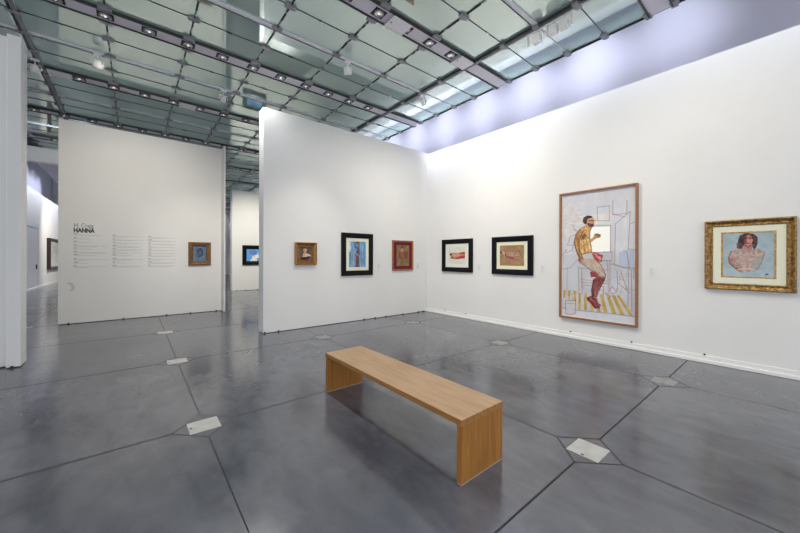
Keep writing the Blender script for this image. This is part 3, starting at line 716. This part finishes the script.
picture('framed_painting', 'reclining figure drawn on tan paper in a wide black frame, beside the tall painting', 'right', 4.236, 1.661, 1.05, .890, .06, .125, M['fr_black'], im,
        mats=[(.085, .082, M['mat_cream'], 'mat_board')])
# --- blue head in ornate bronze frame -----------------------------------------------
im = Img(44, 56, (92, 116, 142), .06, 17)
im.ell(.5, .38, .24, .26, (70, 84, 108), .9, .1); im.line([(.3, .3), (.4, .18), (.62, .16), (.74, .34), (.70, .56), (.5, .7), (.36, .74)], .045, (44, 52, 74), .9)
im.line([(.32, .34), (.34, .58), (.44, .70)], .03, (56, 64, 88), .9); im.line([(.42, .36), (.58, .36)], .02, (40, 46, 66), .8); im.line([(.52, .4), (.5, .5)], .02, (110, 120, 140), .8); im.line([(.46, .56), (.58, .56)], .02, (70, 50, 80), .8); im.line([(.6, .72), (.8, .9)], .012, (66, 82, 104), .7)
picture('framed_painting', 'dark sketched head on slate blue in a square carved bronze frame beside the wall text', 'left', 1.475, 1.704, .555, .656, .06, .118, M['bronze'], im,
        prof=[(0, 0), (0, .045), (.008, .056), (.025, .060), (.045, .050), (.065, .046), (.085, .050), (.10, .040), (.118, .030), (.118, .006)], orn=.007, seg=34)
# --- bright blue profile in glossy black frame --------------------------------------
im = Img(60, 46, (92, 164, 226), .05, 19)
im.poly([(.2, 1), (.38, .72), (.34, .55), (.5, .48), (.75, .35), (.88, .55), (.86, .72), (.66, .76), (.7, 1)], (232, 228, 226), 1, .06)
im.ell(.42, .32, .26, .22, (112, 140, 206), .9, .1); im.line([(.2, .3), (.3, .18), (.5, .14), (.64, .24), (.56, .36), (.4, .38), (.3, .34)], .03, (84, 104, 170), .8); im.line([(.66, .42), (.74, .45)], .02, (90, 80, 90), .8); im.line([(.35, .55), (.48, .6)], .03, (180, 150, 190), .7)
picture('framed_painting', 'bright blue head in profile, in a glossy black frame in the back room', 'back', 4.592, 1.712, 1.084, .95, .08, .185, M['fr_black'], im)
# --- pale picture in the far left room ----------------------------------------------
im = Img(40, 30, (206, 208, 204), .04, 21)
for k in range(12): im.line([(random.random(), random.random()), (random.random(), random.random())], .01, (180, 182, 182), .5)
picture('framed_painting', 'large pale picture in a deep dark brown frame on the far left wall', 'farleft', 28.2, 1.765, 4.2, 1.74, .16, .14, M['fr_wood'] if False else mat('frame_dark_brown', (.025, .012, .012, 1), .4), im)

# ------------------------------------------------------------------ label cards
def card(wall, hc, zc, w, h, lab):
    if wall == 'right': loc = (XW+.0005, hc, zc); rot = (R(90), 0, R(-90))
    else: loc = (hc, YP+.0005, zc); rot = (R(90), 0, 0)
    c = MB(); c.box(-w/2, w/2, -h/2, h/2, 0, .006); t = c.build('label_card', M['card']); t.location = loc; t.rotation_euler = rot
    tag(t, lab, 'label', 'white caption cards beside the pictures')
    c = MB()
    for i in range(7):
        y = h*.36-i*h*.11; c.box(-w*.38, -w*.38+w*random.uniform(.4, .75), y-.0025, y+.0025, .0058, .0068)
    c.build('caption', M['ink3'], t)
card('right', 5.166, 1.361, .099, .171, 'small white caption card between the two black framed pictures on the right wall')
card('right', 3.497, 1.360, .102, .181, 'small white caption card between a black framed picture and the tall painting')
card('right', 1.583, 1.362, .103, .190, 'small white caption card between the tall painting and the gold frame')
card('middle', 5.062, 1.370, .099, .160, 'small white caption card between the blue figure picture and the burgundy one')
card('middle', 6.473, 1.370, .101, .168, 'small white caption card right of the burgundy picture by the corner')

# ------------------------------------------------------------------ vinyl lettering on the left partition
def text_mesh(body, size, loc, m, name, squash=1.0, off=0):
    cu = bpy.data.curves.new(name, 'FONT'); cu.body = body; cu.size = size; cu.extrude = .0006; cu.offset = off
    tmp = bpy.data.objects.new(name, cu); COL.objects.link(tmp); bpy.context.view_layer.update()
    me = bpy.data.meshes.new_from_object(tmp.evaluated_get(bpy.context.evaluated_depsgraph_get()))
    bpy.data.objects.remove(tmp); me.name = name; me.materials.clear(); me.materials.append(m)
    o = bpy.data.objects.new(name, me); COL.objects.link(o); o.location = loc; o.rotation_euler = (R(90), 0, 0); o.scale = (squash, 1, 1)
    return o
o = text_mesh('H. Craig', .135, (-1.115, YL-.0008, 2.315), M['ink2'], 'wall_lettering', .76, .001)
tag(o, 'thin grey first line of the large wall heading', 'lettering')
o = text_mesh('HANNA', .138, (-1.118, YL-.0008, 2.195), M['ink'], 'wall_lettering', .73, .009)
tag(o, 'bold dark second line of the large wall heading', 'lettering')
cols = [(-1.115, .60, 'leftmost column of small grey text on the partition, under the heading', 0), (-.415, .60, 'middle column of small grey text on the partition', 1), (.297, .60, 'rightmost column of small grey text on the partition, nearest the bronze frame', 2)]
ents = [2.14, 2.05, 1.965, 1.88, 1.80, 1.72, 1.645, 1.55, 1.46, 1.375]
for x, w, lab, ci in cols:
    tw = empty('wall_text', (0, YL-.0002, 0)); tag(tw, lab, 'wall text', 'columns of small wall text')
    for ei, zt in enumerate(ents):
        c = MB(); hd = MB(); hd.box(x, x+random.uniform(.045, .08), -.0006, .0, zt+.005, zt+.018)
        nl = random.choice([1, 2, 2])
        for l in range(nl):
            zz = zt-.014-l*.020; xx = x; end = x+w*(random.uniform(.35, 1) if l == nl-1 else 1)
            while xx < end:
                ww = random.uniform(.012, .042); c.box(xx, min(xx+ww, end), -.0006, .0, zz-.0045, zz+.0045); xx += ww+.008
        o = c.build('paragraph', M['ink3'], tw); hd.build('year_heading', M['ink2'], o)
# grey smudge arc low on the text partition
c = MB(); pts = [(-1.10, 1.12, .02), (-1.06, 1.115, .05), (-1.02, 1.08, .065), (-.99, 1.02, .06), (-1.0, .96, .05), (-1.05, .93, .04)]
vs = []; 
for i, (x, zz, w) in enumerate(pts):
    a = math.atan2(zz-1.02, x+1.09); vs += [(x+math.cos(a)*w*.5, -.0006, zz+math.sin(a)*w*.5), (x-math.cos(a)*w*.5, -.0006, zz-math.sin(a)*w*.5)]
c.add(vs, [(2*i, 2*i+1, 2*i+3, 2*i+2) for i in range(len(pts)-1)])
o = c.build('wall_mark', mat('grey_scuff', (.56, .56, .56, 1), .8, spec=.2)); o.location = (-.13, YL-.0002, -.14); tag(o, 'faint grey curved mark low on the text partition at its left end', 'mark')

# small dark clips on the right skirting
for y, lab in ((6.35, 'in the corner below the first black frame'), (5.60, 'below the caption card of the first black frame'), (2.92, 'below the left part of the tall painting'), (1.88, 'below the right edge of the tall painting'), (.93, 'below the left edge of the carved gold frame')):
    c = MB(); c.tube((XW-.022, y, .126), (XW-.002, y, .126), .010, 10); c.tube((XW-.004, y, .126), (XW, y, .126), .013, 10)
    o = c.build('wall_stop', M['black']); tag(o, 'small black stop above the right skirting, ' + lab, 'wall stop', 'black stops above the skirting')

# ------------------------------------------------------------------ lights
def area(name, loc, rot, sx, sy, power, col, spread=180):
    l = bpy.data.lights.new(name, 'AREA'); l.shape = 'RECTANGLE'; l.size = sx; l.size_y = sy; l.energy = power; l.color = col; l.spread = R(spread)
    o = bpy.data.objects.new(name, l); COL.objects.link(o); o.location = loc; o.rotation_euler = rot; return o
def spot(name, loc, aim, power, size, blend, col, rad=.05):
    l = bpy.data.lights.new(name, 'SPOT'); l.energy = power; l.spot_size = R(size); l.spot_blend = blend; l.color = col; l.shadow_soft_size = rad
    o = bpy.data.objects.new(name, l); COL.objects.link(o); o.location = loc
    o.rotation_euler = (Vector(aim)-Vector(loc)).to_track_quat('-Z', 'Y').to_euler(); return o
COOL = (.84, .88, 1.0); WARM = (1.0, .925, .80); NEU = (1.0, .985, .96)
# cove lamps above the ceiling edge, right
area('cove_strip', (XE-.13, 20.0, 6.15), (0, R(-10), 0), .24, 27, 165, COOL, 84)
area('cove_strip', (XE-.13, 6.0, 6.15), (0, R(-10), 0), .24, 15, 72, COOL, 84)
area('cove_strip', (XE-.13, 7.0, 6.22), (0, R(-10), 0), .24, 7, 42, COOL, 84)
for n in range(12):
    y = 1.45+n*1.4
    spot('cove_spot', (XE-.15, y, 5.98), (XU, y, 5.72), 38 if n == 0 else 60, 77, 1, COOL, .10)
# cove lamps, left far room
area('cove_strip', (-3.20, 25.5, 5.95), (0, R(10), 0), .2, 16, 170, COOL, 100)
for n in range(9): spot("cove_spot", (-3.2, 18.4+n*1.4, 5.95), (XLU, 18.4+n*1.4, 5.6), 50, 96, 1, COOL, .08)
# picture lights in the rails
def zr(): return ZC-.15
def rl(x, k, aim, p, size=52, col=WARM): spot('rail_spot', (x, RY0+k*PER, zr()), aim, p*1.35, size, 1, col, .03)
rl(RX0+2*RDX, -1, (3.0, YP, 1.75), 100, 40)
rl(RX0+3*RDX, -1, (4.37, YP, 1.75), 52, 92)
rl(RX0+4*RDX-.56, -1, (5.86, YP, 1.75), 52, 92)
rl(RX0+3.5*RDX, 0, (XW, 5.88, 1.7), 70, 46) if False else rl(RX0+3*RDX, -1, (XW, 5.88, 1.6), 74, 96)
rl(RX0+2.5*RDX, -1, (XW, 4.2, 1.6), 84, 96)
rl(RX0+2*RDX, -1, (XW, 2.4, 1.7), 135, 96)
rl(RX0+3*RDX, -2, (XW, .3, 1.6), 82, 96)
rl(.2, 0, (-.1, YL, 1.7), 190, 100); rl(RX0+.5*RDX, 0, (1.47, YL, 1.7), 90, 40)
rl(RX0+3*RDX, 2, (4.6, YB, 1.6), 480, 75, (1, .95, .82)); rl(-.36, 6, (XL, 27.5, 1.8), 480, 75, (1, .93, .78))
rl(-1.0, 2, (-2.7, 17, 5.1), 90, 70, (.9, .95, 1))  # extra spot added to brighten the passage header, lights no picture
# general downlights of the rails (soft)
for k in (-2, 0, 2, 4, 6, 8):
    spot('rail_downlight', (RX0+RDX, RY0+k*PER, zr()), (RX0+RDX, RY0+k*PER, 0), 230 if k < 3 else 300, 140, 1, NEU, .06)
area('plenum_light', ((XE+XEL)/2, (YN+YFAR)/2, 7.2), (0, 0, 0), 7.4, 36, 800, (.95, .97, 1.0), 70)
w = bpy.data.worlds.new('world'); SC.world = w; w.use_nodes = True
w.node_tree.nodes['Background'].inputs[0].default_value = (.92, .95, 1, 1); w.node_tree.nodes['Background'].inputs[1].default_value = .84

# ------------------------------------------------------------------ camera
cam = bpy.data.cameras.new('camera'); co = bpy.data.objects.new('camera', cam); COL.objects.link(co)
F = 326.44
cam.sensor_width = 36; cam.lens = F*36/800; cam.shift_y = -(266.5-257.82)/800
yaw = .6841
co.matrix_world = Matrix.Translation((0, 0, 1.6)) @ Matrix.Rotation(-yaw, 4, 'Z') @ Matrix.Rotation(R(90), 4, 'X') @ Matrix.Rotation(.003, 4, 'Z')
cam.clip_end = 200; cam.clip_start = .05
SC.camera = co
vs_ = SC.view_settings; vs_.view_transform = 'Standard'; vs_.look = 'None'; vs_.gamma = 1; vs_.exposure = .8; vs_.use_curve_mapping = False
SC.cycles.max_bounces = 8; SC.cycles.diffuse_bounces = 4; SC.cycles.glossy_bounces = 4
SC.cycles.use_denoising = True; SC.cycles.denoiser = 'OPENIMAGEDENOISE'; SC.cycles.denoising_input_passes = 'RGB_ALBEDO_NORMAL'; SC.cycles.denoising_prefilter = 'NONE'; SC.cycles.use_adaptive_sampling = False; SC.cycles.use_light_tree = True; SC.cycles.sample_clamp_indirect = 3.0; SC.cycles.sample_clamp_direct = 0
